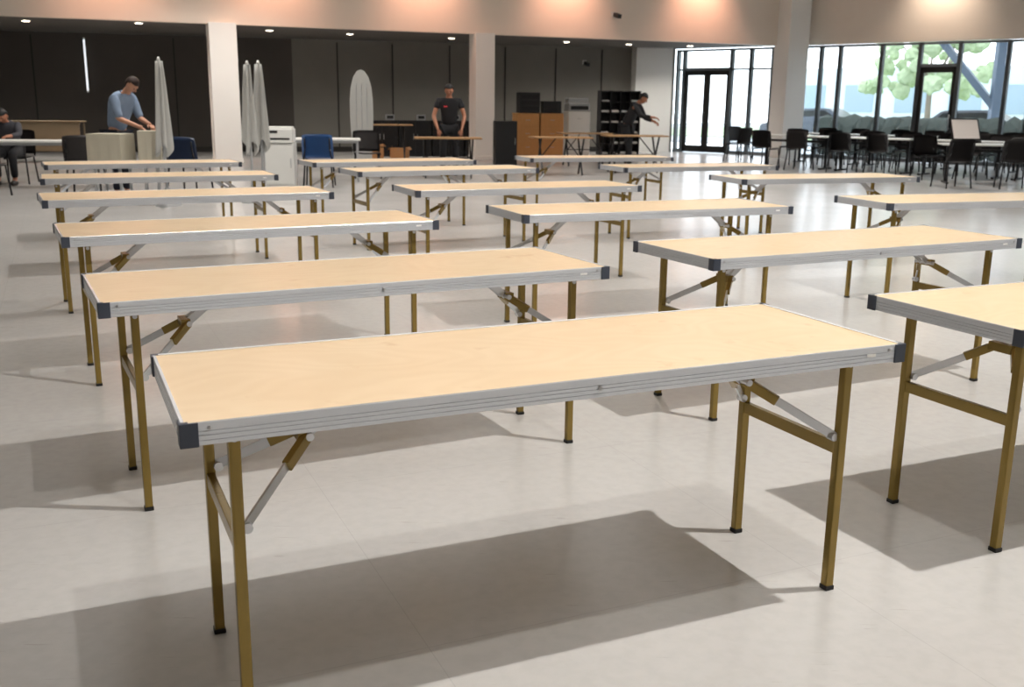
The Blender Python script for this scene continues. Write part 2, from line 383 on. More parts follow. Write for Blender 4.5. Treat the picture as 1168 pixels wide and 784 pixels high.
def place_chair(x,y,rot,label=None,swap=None):
    global first
    if first: ch.location=(x,y,0); ch.rotation_euler=(0,0,rot); first=False; return ch
    return copy_thing(ch,(x,y,0),rot,label,swap)
def make_ttable():
    root=thing('training_table','long table with white top and dark steel legs near the windows','table',group='white training tables near the windows')
    bm=NB(); box(bm,(0,0,.735),(1.8,.7,.03),bev=.004); fin(bm,'table_top',M['white'],root)
    for sx in (-1,1):
        bm=NB(); box(bm,(sx*.75,0,.02),(.05,.6,.03),bev=.004); box(bm,(sx*.75,0,.37),(.05,.06,.70),bev=.004); box(bm,(sx*.75,0,.71),(.05,.55,.02)); fin(bm,'leg',M['blacks'],root)
    bm=NB(); box(bm,(0,0,.62),(1.5,.03,.05)); fin(bm,'crossbar',M['blacks'],root)
    return root
tt=make_ttable(); fT=True
def place_tt(x,y,rot):
    global fT
    if fT: tt.location=(x,y,0); tt.rotation_euler=(0,0,rot); fT=False
    else: copy_thing(tt,(x,y,0),rot)
rowA=[Vector((6.6,24.0))+WD*1.88*i for i in range(4)]
rowC=[Vector((8.0,26.2))+WD*1.88*i for i in range(3)]
for r in (rowA,rowC):
    for p in r:
        place_tt(p.x,p.y,WA)
        for s in (-.42,.44):
            for sd in (-1,1):
                q=p+WD*s+PN*sd*.66
                rot=WA+(math.pi if sd<0 else 0)+random.uniform(-.12,.12)
                place_chair(q.x,q.y,rot)
place_tt(9.0,19.35,math.radians(-14))
place_chair(7.9,18.4,math.pi+.15); place_chair(8.95,18.3,math.pi-.25); place_chair(10.3,18.8,math.pi-.4)
place_chair(5.75,26.4,math.pi*1.2); place_chair(6.1,27.6,math.pi*.2)
place_chair(8.3,20.45,.1)
place_chair(-7.62,14.6,math.pi-.3); place_chair(-6.35,15.1,math.pi+.2)
c=place_chair(-4.78,15.0,math.pi-.2,'dark navy padded stacking chair with thin steel legs',(M['blackp'],M['navy']))
c=place_chair(-3.25,17.0,math.pi+.1,'bright blue padded stacking chair beside a white table',(M['blackp'],M['blue']))
c=place_chair(-2.75,19.1,.2)
mon=thing('monitor','pale monitor with dark frame tilted back on a white table','monitor',(8.5,19.42,.752),math.radians(14))
bm=NB(); R=Matrix.Rotation(math.radians(-22),3,'X'); box(bm,(0,0,.26),(.62,.03,.43),R,.004); fin(bm,'bezel',M['blacks'],mon)
bm=NB(); box(bm,Vector((0,0,.26))+R@Vector((0,-.0165,0)),(.56,.004,.37),R); fin(bm,'screen',M['screen'],mon)
bm=NB(); box(bm,(0,0,.008),(.26,.20,.016),bev=.003); box(bm,(0,.02,.08),(.06,.02,.16)); fin(bm,'stand',M['silver'],mon)

# ------------------------------------------------------------ left / middle furniture
def simple_table(name,label,x,y,rot,L,W,H,top,legm,group=None,xl=False,cloth=None):
    root=thing(name,label,'table',(x,y,0),rot,group)
    bm=NB(); box(bm,(0,0,H-.014),(L,W,.028),bev=.004); fin(bm,'table_top',top,root)
    if xl:
        for sx in (-1,1):
            bm=NB(); xx=sx*(L/2-.2)
            beam(bm,(xx,-W/2+.06,.02),(xx,W/2-.12,H-.03),.03,.03); beam(bm,(xx+.032*sx,W/2-.06,.02),(xx+.032*sx,-W/2+.12,H-.03),.03,.03)
            fin(bm,'leg',legm,root)
        bm=NB(); beam(bm,(-L/2+.2,0,.38),(L/2-.2,0,.38),.02,.02); beam(bm,(-L/2+.22,0,.38),(-.1,0,H-.03),.02,.02); beam(bm,(L/2-.22,0,.38),(.1,0,H-.03),.02,.02); fin(bm,'crossbar',legm,root)
    else:
        for sx in (-1,1):
            for sy in (-1,1):
                bm=NB(); box(bm,(sx*(L/2-.05),sy*(W/2-.05),(H-.028)/2),(.03,.03,H-.028),bev=.003); fin(bm,'leg',legm,root)
        bm=NB(); box(bm,(0,0,H-.06),(L-.14,.02,.05)); fin(bm,'apron',legm,root)
    if cloth:
        bm=NB()
        per=[]
        hw,hl=W/2+.012,L/2+.012
        for (ax,ay,bx,by) in ((-hl,-hw,hl,-hw),(hl,-hw,hl,hw),(hl,hw,-hl,hw),(-hl,hw,-hl,-hw)):
            for i in range(10): per.append((ax+(bx-ax)*i/10,ay+(by-ay)*i/10))
        rings=[]
        for kk in range(5):
            t=kk/4; ring=[]
            for i,(px,py) in enumerate(per):
                f=1+t*.02*math.sin(i*1.9)+t*.02
                ring.append(bm.verts.new((px*f,py*f,H+.003-t*cloth+.01*t*math.sin(i*.9))))
            rings.append(ring)
        m_=len(per)
        bm.faces.new(rings[0])
        for kk in range(4):
            for i in range(m_): bm.faces.new((rings[kk][i],rings[kk][(i+1)%m_],rings[kk+1][(i+1)%m_],rings[kk+1][i]))
        bmesh.ops.recalc_face_normals(bm,faces=bm.faces[:]); fin(bm,'tablecloth',M['cream'],root)
    return root
simple_table('work_table','long white table with grey legs',-7.3,15.95,math.radians(8),2.2,.6,.75,M['white'],M['silver'])
simple_table('work_table','white table beside folded parasols',-3.6,18.2,math.radians(10),1.7,.7,.75,M['white'],M['silver'])
ld=simple_table('low_desk','beige wooden desk with front panel against the dark partition',-10.6,23.0,math.radians(12),1.8,.7,.90,M['beige'],M['beige'])
bm=NB(); box(bm,(0,-.30,.55),(1.68,.02,.62),bev=.003); fin(bm,'modesty_panel',M['beige'],ld)
simple_table('draped_table','narrow high table draped with cream cloth before a standing man',-5.42,13.75,math.radians(-4),.44,.4,.93,M['white'],M['silver'],None,False,.42)
simple_table('draped_table','small table draped with cream cloth beside a folded parasol',-4.93,13.85,math.radians(16),.26,.34,.97,M['white'],M['silver'],None,False,.45)
gX='dark-legged wooden trestle tables'
simple_table('trestle_table','small wooden trestle table with crossed dark legs',-1.25,19.25,math.radians(6),1.25,.6,.76,M['tan'],M['blacks'],gX,True)
simple_table('trestle_table','small wooden trestle table with crossed dark legs',.92,20.4,math.radians(10),1.2,.6,.76,M['tan'],M['blacks'],gX,True)
simple_table('trestle_table','small wooden trestle table with crossed dark legs',2.5,21.4,math.radians(10),1.3,.6,.78,M['tan'],M['blacks'],gX,True)
simple_table('trestle_table','small wooden trestle table with crossed dark legs',-3.0,23.6,math.radians(10),1.3,.6,.9,M['tan'],M['blacks'],gX,True)
simple_table('trestle_table','small wooden trestle table with crossed dark legs',1.6,23.6,math.radians(10),1.2,.6,.76,M['tan'],M['blacks'],gX,True)

def cabinet(name,label,cat,x,y,rot,w,d,h,body,front,nd,rows=1,group=None):
    root=thing(name,label,cat,(x,y,0),rot,group)
    bm=NB(); box(bm,(0,0,h/2),(w,d,h),bev=.006); fin(bm,'body',body,root)
    for r in range(rows):
        for i in range(nd):
            dw=w/nd; dh=(h-.08)/rows
            bm=NB(); cx=-w/2+dw*(i+.5); cz=.06+dh*(r+.5)
            box(bm,(cx,-d/2-.009,cz),(dw-.012,.018,dh-.012),bev=.003); dd=fin(bm,'drawer' if rows>1 else 'door',front,root)
            bm=NB()
            if rows>1: cyl(bm,(cx-.06,-d/2-.035,cz+.02),(cx+.06,-d/2-.035,cz+.02),.006); box(bm,(cx-.055,-d/2-.026,cz+.02),(.01,.02,.01)); box(bm,(cx+.055,-d/2-.026,cz+.02),(.01,.02,.01))
            else: hx=cx+(dw/2-.05)*(1 if i%2==0 else -1); cyl(bm,(hx,-d/2-.035,cz-.05),(hx,-d/2-.035,cz+.1),.006); box(bm,(hx,-d/2-.026,cz-.04),(.01,.02,.01)); box(bm,(hx,-d/2-.026,cz+.09),(.01,.02,.01))
            fin(bm,'handle',M['silver'],dd)
    return root
b_=cabinet('printer','white office printer standing on its own cabinet base','printer',-3.82,16.75,.1,.46,.46,.72,M['white'],M['white'],1)
bm=NB(); box(bm,(0,0,.84),(.44,.44,.22),bev=.02); box(bm,(0,-.18,.74),(.36,.16,.02)); box(bm,(0,.02,.965),(.40,.36,.03),bev=.008); fin(bm,'printer_body',M['white'],b_)
bm=NB(); box(bm,(-.1,-.222,.90),(.16,.006,.04)); box(bm,(0,-.222,.79),(.34,.006,.03)); fin(bm,'control_panel',M['blackq'],b_)
gB='black counter units along the partition'
for i in range(4): cabinet('counter_unit','black low counter unit with door fronts against the partition','cabinet',-3.55+.86*i,27.2+.235*i,math.radians(15),.85,.5,.93,M['blackq'],M['blacks'],2,1,gB)
for i in range(2): cabinet('wood_cabinet','orange maple wooden cabinet with drawers','cabinet',.30+.66*i,27.85+.17*i,math.radians(12),.64,.5,1.15,M['orange'],M['orange'],1,3,'orange maple cabinets')
cabinet('dark_cart','black low cabinet beside a white column','cabinet',-.22,23.9,math.radians(8),.5,.5,1.0,M['blackq'],M['blacks'],1,1)
e=thing('equipment_case','black equipment case on top of a wooden cabinet','case',(.36,27.85,1.152),math.radians(12))
bm=NB(); box(bm,(0,0,.27),(.56,.42,.54),bev=.015); fin(bm,'body',M['blackq'],e)
bm=NB(); 
for zz in (.12,.27,.42): box(bm,(0,-.215,zz),(.48,.01,.11),bev=.003)
fin(bm,'front_panel',M['blacks'],e)
e=thing('microwave_oven','dark microwave oven on top of a wooden cabinet','microwave',(.98,28.02,1.152),math.radians(12))
bm=NB(); box(bm,(0,0,.16),(.5,.36,.32),bev=.01); fin(bm,'body',M['blackq'],e)
bm=NB(); box(bm,(-.05,-.185,.16),(.36,.012,.26),bev=.003); fin(bm,'door',M['blacks'],e)
cp=cabinet('copier','tall white photocopier with dark panel','copier',1.72,28.6,math.radians(12),.62,.55,1.2,M['white'],M['white'],1,3)
bm=NB(); box(bm,(0,0,1.32),(.60,.52,.2),bev=.02); box(bm,(0,.05,1.5),(.56,.4,.12),bev=.02); fin(bm,'scanner_lid',M['silver'],cp)
bm=NB(); box(bm,(0,-.28,1.3),(.5,.012,.1)); fin(bm,'control_panel',M['blackq'],cp)
sh=thing('cubby_shelf','dark cubby shelving unit holding stacks of paper','shelf',(2.95,29.3,0),math.radians(12))
bm=NB(); w,h=1.15,1.78
box(bm,(0,.17,h/2),(w,.02,h))
for i in range(5): box(bm,(-w/2+w*i/4,0,h/2),(.025,.34,h))
for j in range(7): box(bm,(0,0,.02+(h-.04)*j/6),(w,.34,.025))
fin(bm,'shelf_frame',M['blackq'],sh)
bm=NB()
for i in range(4):
    for j in range(6):
        if random.random()<.6: box(bm,(-w/2+w*(i+.5)/4,-.02,.05+(h-.04)*j/6),(.2,.26,random.uniform(.03,.09)))
pp=fin(bm,'paper_stacks',M['white'],sh); pp['kind']='stuff'
def carton(x,y,z,rot,s,label):
    r=thing('cardboard_box',label,'box',(x,y,z),rot,'brown cardboard boxes')
    bm=NB(); box(bm,(0,0,s[2]/2),s,bev=.004); fin(bm,'carton_body',M['carton'],r)
    bm=NB(); box(bm,(0,0,s[2]+.001),(s[0],.05,.003)); box(bm,(0,-s[1]/2-.001,s[2]*.85),(.05,.003,s[2]*.3)); fin(bm,'packing_tape',M['tan'],r)
    for sx in(-1,1):
        bm=NB(); box(bm,(sx*(s[0]/2+.04),0,s[2]-.02),(.09,s[1]*.96,.005),Matrix.Rotation(sx*.9,3,'Y')); fin(bm,'flap',M['carton'],r)
carton(-3.55,25.6,0,.3,(.5,.4,.36),'brown cardboard box on the floor beside the counter')
carton(-2.9,25.9,0,-.1,(.42,.36,.28),'small brown cardboard box on the floor')
for i,(x,y) in enumerate(((-3.3,27.25),(-2.5,27.5),(-1.6,27.72))):
    r=thing('desk_telephone' if i==1 else 'small_speaker','small grey device on the black counter','device',(x,y,.932),.2)
    bm=NB(); box(bm,(0,0,.07),(.22,.18,.14),bev=.01); fin(bm,'body',M['silver'],r)
    bm=NB(); box(bm,(0,-.093,.08),(.17,.008,.08)); fin(bm,'front_panel',M['blackq'],r)

r=thing('tall_board','tall pale grey board with rounded pointed top standing upright','board',(-3.25,21.9,0),math.radians(4),None)
bm=NB()
Hb=2.05
outl=[(-.19,.05),(.19,.05),(.22,.6),(.245,1.1),(.24,1.45),(.215,1.7),(.16,1.9),(.08,2.02),(0,Hb),(-.08,2.02),(-.16,1.9),(-.215,1.7),(-.24,1.45),(-.245,1.1),(-.22,.6)]
a=[bm.verts.new((x,-.03,z)) for x,z in outl]; b=[bm.verts.new((x,.03,z)) for x,z in outl]
bm.faces.new(a);bm.faces.new(b[::-1])
for i in range(len(a)): bm.faces.new((a[i],b[i],b[(i+1)%len(a)],a[(i+1)%len(a)]))
bmesh.ops.recalc_face_normals(bm,faces=bm.faces[:]); fin(bm,'board',M['boardw'],r)
bm=NB()
for x in (-.11,0,.11): box(bm,(x,-.034,.95),(.014,.012,1.6),bev=.002)
fin(bm,'rib',M['silver'],r)
bm=NB(); box(bm,(0,0,.025),(.5,.45,.05),bev=.01); box(bm,(0,.06,.3),(.06,.04,.5)); fin(bm,'base',M['silver'],r)

def parasol(x,y,h,label,rot):
    r=thing('folded_parasol',label,'parasol',(x,y,0),rot,'folded white parasols')
    bm=NB(); cyl(bm,(0,0,.04),(0,0,h),.018); fin(bm,'pole',M['silver'],r,smooth=True)
    bm=NB(); cyl(bm,(0,0,0),(0,0,.05),.17,.15,24); cyl(bm,(0,0,.05),(0,0,.25),.03); fin(bm,'base',M['silver'],r)
    bm=NB(); n=48; rings=[]
    for k in range(9):
        t=k/8; z=h-t*(h*.60)-.01; rr=.034+.052*t**.9
        rings.append([bm.verts.new((rr*(1+.5*math.sin(5*2*math.pi*i/n+t*1.2))*math.cos(2*math.pi*i/n),rr*.8*(1+.5*math.sin(5*2*math.pi*i/n+t*1.2))*math.sin(2*math.pi*i/n),z+.10*t*math.sin(3*2*math.pi*i/n))) for i in range(n)])
    for k in range(8):
        for i in range(n): bm.faces.new((rings[k][i],rings[k][(i+1)%n],rings[k+1][(i+1)%n],rings[k+1][i]))
    bm.faces.new(rings[0]); bmesh.ops.recalc_face_normals(bm,faces=bm.faces[:])
    fin(bm,'canopy',M['fabricw'],r,smooth=True)
    bm=NB(); cyl(bm,(0,0,h-.02),(0,0,h+.04),.03,.012,12); fin(bm,'finial',M['trimw'],r,smooth=True)
parasol(-4.62,13.5,1.88,'folded white canvas parasol beside a man in a blue shirt',0)
parasol(-3.63,14.1,1.87,'folded white canvas parasol beside a white printer',.7)
parasol(-3.64,14.75,1.90,'folded white canvas parasol beside a white printer',.3)

p=bp(-11.35,.06)
r=thing('tube_light','slim vertical white tube light on the dark partition','light',(p.x,p.y,0),math.atan2(BD.y,BD.x))
bm=NB(); box(bm,(0,0,2.25),(.05,.04,1.4),bev=.004); fin(bm,'housing',M['trimw'],r)
bm=NB(); cyl(bm,(0,-.035,1.6),(0,-.035,2.9),.022); fin(bm,'tube',M['tubeE'],r,smooth=True)

def seccam(x,y,z,rot,label):
    r=thing('security_camera',label,'camera',(x,y,z),rot)
    bm=NB(); box(bm,(0,0,0),(.12,.03,.12),bev=.004); cyl(bm,(0,0,0),(0,-.16,-.03),.02); fin(bm,'bracket',M['trimw'],r)
    bm=NB(); box(bm,(0,-.22,-.05),(.11,.26,.10),Matrix.Rotation(.25,3,'X'),.01); fin(bm,'housing',M['blackq'],r)
q=F0+FD*((2.5-F0.x)/FD.x)-FN*.02; seccam(q.x,q.y,3.66,math.atan2(FD.y,FD.x),'small dark security camera on the cream upper wall')
q=bp(2.06,.02); seccam(q.x,q.y,2.62,math.atan2(BD.y,BD.x),'small security camera on the grey partition')

for (x,y) in ((-11.9,24.0),(-10.9,23.4),(-8.5,23.7),(-4.2,26.6),(-1.7,27.8),(1.4,28.8),(3.2,29.6),(5.0,30.0),(-6.0,25.6)):
    r=thing('recessed_downlight','round recessed ceiling downlight glowing warm white','light',(x,y,ZL),0,'recessed downlights in the low ceiling')
    bm=NB(); cyl(bm,(0,0,-.012),(0,0,.0),.10,.11,20); fin(bm,'trim_ring',M['trimw'],r)
    bm=NB(); cyl(bm,(0,0,-.02),(0,0,-.012),.075,.075,20); fin(bm,'lamp',M['lampE'],r)
    l=bpy.data.lights.new('downlight_beam','SPOT'); l.energy=115; l.spot_size=math.radians(140); l.spot_blend=.8; l.color=(1,.93,.84); l.shadow_soft_size=.07
    lo=bpy.data.objects.new('downlight_beam',l); COL.objects.link(lo); lo.location=(0,0,-.05); lo.parent=r

# ------------------------------------------------------------ people
def skin_mesh(verts,edges,root=0,sub=2):
    me=bpy.data.meshes.new('tmp'); me.from_pydata([v[0] for v in verts],edges,[])
    o=bpy.data.objects.new('tmp',me); COL.objects.link(o)
    m=o.modifiers.new('s','SKIN'); m.use_smooth_shade=True
    for i,v in enumerate(verts):
        r=v[1]; r=(r,r) if not isinstance(r,tuple) else r
        me.skin_vertices[0].data[i].radius=r; me.skin_vertices[0].data[i].use_root=(i==root)
    s=o.modifiers.new('u','SUBSURF'); s.levels=sub; s.render_levels=sub
    dg=bpy.context.evaluated_depsgraph_get(); dg.update()
    em=bpy.data.meshes.new_from_object(o.evaluated_get(dg))
    bpy.data.objects.remove(o); 
    return em
def build_person(name_label,loc,rot,J,mats,sleeve='short',logo=False,scale=1.0):
    """J: joints in local space, person faces local -Y"""
    r=thing('person',name_label,'person',loc,rot); r.scale=(scale,)*3
    V=lambda k:Vector(J[k])
    def chain(spec):
        vs=[];es=[];idx={}
        for key,pos,rad,par in spec:
            idx[key]=len(vs); vs.append((pos,rad))
            if par is not None: es.append((idx[par],idx[key]))
        return vs,es
    hd=V('head'); nk=V('neck')
    spec=[('pel',V('pelvis'),(.13,.09),None),('sp',V('spine'),(.11,.08),'pel'),('ch',V('chest'),(.12,.08),'sp'),('nb',nk-(nk-V('chest'))*.25,(.075,.058),'ch'),('nk',nk,(.056,.058),'nb'),('hd',nk+(hd-nk)*.6,(.055,.06),'nk')]
    for s in 'LR':
        sh_=V('sh'+s);el=V('el'+s);wr=V('wr'+s);hp=V('hip'+s);kn=V('kn'+s);an=V('an'+s)
        spec+=[('sh'+s,sh_,.052,'ch'),('ua'+s,sh_.lerp(el,.5),.047,'sh'+s),('el'+s,el,.040,'ua'+s),('fa'+s,el.lerp(wr,.35),.040,'el'+s),('wr'+s,wr,(.028,.024),'fa'+s),('pm'+s,wr+(wr-el).normalized()*.065,(.038,.017),'wr'+s)]
        spec+=[('hp'+s,hp,.085,'pel'),('th'+s,hp.lerp(kn,.45),.080,'hp'+s),('kn'+s,kn,.055,'th'+s),('cf'+s,kn.lerp(an,.35),.055,'kn'+s),('an'+s,an,.038,'cf'+s),('ft'+s,an+V('toe')*.13+Vector((0,0,-.05)),(.04,.03),'an'+s)]
    vs,es=chain(spec); me=skin_mesh(vs,es)
    bm=NB(); bm.from_mesh(me)
    F=Vector(J['face']).normalized(); U=(hd-nk); U=(U-F*U.dot(F)).normalized() if abs(U.normalized().dot(F))<.95 else Vector((0,0,1)); S=F.cross(U).normalized()
    HM=Matrix((S,-F,U)).transposed()
    def place(vsx):
        for v in vsx: v.co=HM@v.co+hd
    h=sph(bm,(0,0,0),(.076,.094,.115),20)
    for v in h:
        if v.co.z<-.02:
            t=(-.02-v.co.z)/.095; v.co.x*=1-.35*t; v.co.y=v.co.y*(1-.25*t)-.012*t
        if v.co.y<-.07: v.co.y=-.07-(abs(v.co.y)-.07)*.5
    ns=cyl(bm,(0,-.088,.012),(0,-.104,-.024),.006,.015,8); ears=sph(bm,(.078,.005,-.008),(.010,.02,.032),8)+sph(bm,(-.078,.005,-.008),(.010,.02,.032),8)
    brow=sph(bm,(0,-.076,.028),(.045,.014,.01),10)
    place(h+ns+ears+brow)
    for s in 'LR':
        el=V('el'+s);wr=V('wr'+s); d=(wr-el).normalized(); 
        side=d.cross(Vector((0,0,1))); side=side.normalized() if side.length>.2 else Vector((1,0,0)); dn=d.cross(side).normalized()
        if dn.z>0: dn=-dn
        kb=wr+d*.085
        for i,(o,l) in enumerate(((-.027,.062),(-.009,.072),(.009,.068),(.026,.052))):
            a=kb+side*o-d*.02; b1=a+d*l*.55+dn*.008; b2=b1+d*l*.4+dn*.025; b3=b2+d*l*.15+dn*.025
            cyl(bm,a,b1,.0095,.0088,8); cyl(bm,b1,b2,.0088,.0078,8); cyl(bm,b2,b3,.0078,.0055,8); sph(bm,b1,(.0088,)*3,8); sph(bm,b2,(.0078,)*3,8)
        ts=1 if s=='L' else -1
        a=wr+d*.03+side*ts*.026; b1=a+d*.035+side*ts*.025+dn*.01; b2=b1+d*.03+side*ts*.006+dn*.012
        cyl(bm,a,b1,.012,.010,8); sph(bm,b1,(.010,)*3,8); cyl(bm,b1,b2,.010,.007,8)
    body=fin(bm,'body',mats['skin'],r,smooth=True)
    bm=NB(); e=sph(bm,(.03,-.084,.006),(.012,.008,.008),8)+sph(bm,(-.03,-.084,.006),(.012,.008,.008),8); place(e); fin(bm,'eyes',M['eye'],body,smooth=True)
    bm=NB(); e=sph(bm,(0,-.083,-.052),(.022,.008,.006),8); place(e); fin(bm,'lips',M['lip'],body,smooth=True)
    bm=NB(); e=sph(bm,(0,.008,.014),(.085,.10,.118),22)
    dele=[v for v in e if v.co.z<(-.06 if v.co.y>.02 else (.055 if v.co.y<-.03 else .0+(.02-v.co.y)*1.1))]
    bmesh.ops.delete(bm,geom=dele,context='VERTS')
    for v in bm.verts: v.co=HM@v.co+hd
    g=bmesh.ops.solidify(bm,geom=bm.faces[:],thickness=.006)
    fin(bm,'hair',mats['hair'],body,smooth=True)
    pe=V('pelvis')
    spec=[('pel',pe-(V('spine')-pe)*.15,(.172,.135),None),('sp',V('spine'),(.158,.125),'pel'),('ch',V('chest'),(.182,.135),'sp'),('nb',nk-(nk-V('chest'))*.2,(.11,.085),'ch')]
    for s in 'LR':
        sh_=V('sh'+s);el=V('el'+s);wr=V('wr'+s)
        spec+=[('sh'+s,sh_,.078,'ch'),('ua'+s,sh_.lerp(el,.55),.066,'sh'+s)]
        if sleeve=='long': spec+=[('el'+s,el,.055,'ua'+s),('fa'+s,el.lerp(wr,.85),.040,'el'+s)]
        elif sleeve=='rolled': spec+=[('el'+s,el.lerp(wr,.1),.056,'ua'+s)]
    vs,es=chain(spec); me=skin_mesh(vs,es); bm=NB(); bm.from_mesh(me); st=fin(bm,'shirt',mats['shirt'],r,smooth=True)
    if logo:
        c=V('chest')+Vector((-.07,-.132,-.03)); bm=NB(); box(bm,c,(.07,.05,.025),bev=.003); fin(bm,'chest_print',M['red'],st)
    spec=[('pel',pe,(.160,.122),None)]
    for s in 'LR':
        hp=V('hip'+s);kn=V('kn'+s);an=V('an'+s)
        spec+=[('hp'+s,hp,.108,'pel'),('th'+s,hp.lerp(kn,.45),.094,'hp'+s),('kn'+s,kn,.070,'th'+s),('cf'+s,kn.lerp(an,.4),.066,'kn'+s),('an'+s,an+Vector((0,0,.02)),.056,'cf'+s)]
    vs,es=chain(spec); me=skin_mesh(vs,es); bm=NB(); bm.from_mesh(me); fin(bm,'trousers',mats['pants'],r,smooth=True)
    for s in 'LR':
        an=V('an'+s); tv=V('toe')
        bm=NB(); v1=sph(bm,(0,0,0),(.048,.135,.045),14)
        ang=math.atan2(-tv.x,tv.y)
        for v in v1:
            v.co=Matrix.Rotation(ang,3,'Z')@v.co; v.co+=Vector((an.x+tv.x*.06,an.y+tv.y*.06,.045)); v.co.z=max(v.co.z,.0)
        fin(bm,'shoe',M['shoe'],r,smooth=True)
    return r
J1=dict(pelvis=(0,0.05,.97),spine=(0,0.01,1.13),chest=(0,-.10,1.37),neck=(0,-.19,1.53),head=(0,-.28,1.61),face=(0,-.65,-.75),
 shL=(.18,-.12,1.42),elL=(.21,-.20,1.15),wrL=(.12,-.43,1.07),shR=(-.18,-.12,1.42),elR=(-.22,-.18,1.15),wrR=(-.10,-.42,1.04),
 hipL=(.10,.05,.90),knL=(.11,.02,.50),anL=(.12,.05,.09),hipR=(-.10,.05,.90),knR=(-.11,-.01,.50),anR=(-.13,.01,.09),toe=(0,-1,0))
build_person('standing man in light blue shirt leaning forward, hands working in front',(-5.58,14.5,0),math.radians(70),J1,dict(skin=M['skin'],hair=M['hair'],shirt=M['shirtb'],pants=M['jeans']),'rolled',False,.98)
J2=dict(pelvis=(0,0.04,.95),spine=(0,.03,1.10),chest=(0,-.02,1.35),neck=(0,-.04,1.51),head=(0,-.07,1.62),face=(0,-.92,-.35),
 shL=(.20,-.02,1.42),elL=(.30,-.08,1.14),wrL=(.24,-.26,.90),shR=(-.20,-.02,1.42),elR=(-.30,-.08,1.14),wrR=(-.22,-.26,.90),
 hipL=(.10,.04,.90),knL=(.12,.0,.50),anL=(.13,.04,.09),hipR=(-.10,.04,.90),knR=(-.12,.0,.50),anR=(-.13,.04,.09),toe=(0,-1,0))
build_person('man in black short-sleeved shirt standing behind a trestle table',(-1.27,19.98,0),math.radians(4),J2,dict(skin=M['skin2'],hair=M['hairb'],shirt=M['tee'],pants=M['tee']),'short',True)
J3=dict(pelvis=(0,0.08,.94),spine=(0,.02,1.09),chest=(0,-.11,1.31),neck=(0,-.20,1.45),head=(0,-.29,1.53),face=(0,-.8,-.6),
 shL=(.18,-.15,1.36),elL=(.24,-.27,1.12),wrL=(.15,-.50,1.05),shR=(-.18,-.15,1.36),elR=(-.23,-.33,1.16),wrR=(-.14,-.56,1.14),
 hipL=(.10,.06,.90),knL=(.12,.02,.50),anL=(.13,.10,.09),hipR=(-.10,.06,.90),knR=(-.12,-.04,.50),anR=(-.13,-.08,.09),toe=(0,-1,0))
build_person('person in dark long-sleeved clothes bending forward with hands reaching out',(2.5,22.4,0),math.radians(66),J3,dict(skin=M['skin2'],hair=M['hairb'],shirt=M['tee'],pants=M['tee']),'long')
J4=dict(pelvis=(0,0.0,.54),spine=(0,-.02,.70),chest=(0,-.14,.90),neck=(0,-.22,1.03),head=(0,-.30,1.10),face=(0,-.8,-.6),
 shL=(.18,-.17,.95),elL=(.23,-.30,.80),wrL=(.14,-.50,.79),shR=(-.18,-.17,.95),elR=(-.23,-.30,.80),wrR=(-.14,-.50,.79),
 hipL=(.10,-.03,.53),knL=(.13,-.40,.50),anL=(.13,-.37,.09),hipR=(-.10,-.03,.53),knR=(-.13,-.40,.50),anR=(-.13,-.35,.09),toe=(0,-1,0))
build_person('seated person in dark grey top bending over a white table',(-8.25,16.78,0),math.radians(8),J4,dict(skin=M['skin2'],hair=M['hairb'],shirt=M['grey'],pants=M['tee']),'long')
place_chair(-8.27,16.95,math.radians(8))

# ------------------------------------------------------------ outside
bm=NB(); prism(bm,[tuple(wp(-1.5,.25)),tuple(wp(45,.25)),tuple(wp(45,70)),tuple(wp(-30,70)),tuple(wp(-30,12)),tuple(wp(-1.5,12))],-.2,-.05); g=fin(bm,'ground',M['asphalt']); struct(g)
bm=NB(); a=wp(-20,16);b=wp(42,16);c=wp(42,60);d=wp(-20,60); prism(bm,[tuple(a),tuple(b),tuple(c),tuple(d)],-.049,.0); g=fin(bm,'lawn',M['grass']); struct(g)
def tree(x,y,h,r,label):
    t=thing('tree',label,'tree',(x,y,-.05),0,'trees outside the windows')
    bm=NB(); cyl(bm,(0,0,0),(0,.1,h*.45),.14,.10,10)
    for i in range(5):
        a=i*1.257; cyl(bm,(0,.1,h*.4),(r*.5*math.cos(a),r*.5*math.sin(a),h*.7),.08,.03,8)
    fin(bm,'trunk',M['bark'],t,smooth=True)
    bm=NB()
    for i in range(90):
        a=random.uniform(0,6.28); q=random.uniform(0,1)**.5*r; z=h*.36+random.uniform(.0,1)*h*.55; s=random.uniform(.06,.15)*r
        rr=bmesh.ops.create_icosphere(bm,subdivisions=2,radius=s)
        for v in rr['verts']:
            v.co*=1+random.uniform(-.3,.3); v.co+=Vector((q*math.cos(a),q*math.sin(a),z))
    cc=fin(bm,'foliage',M['leaf'],t)
for x,y,h,r in ((18.0,45,6,2.8),(24.0,42,6.5,2.8),(36,42,8,3.0)): tree(x,y,h,r,'leafy pale green tree outside the windows')
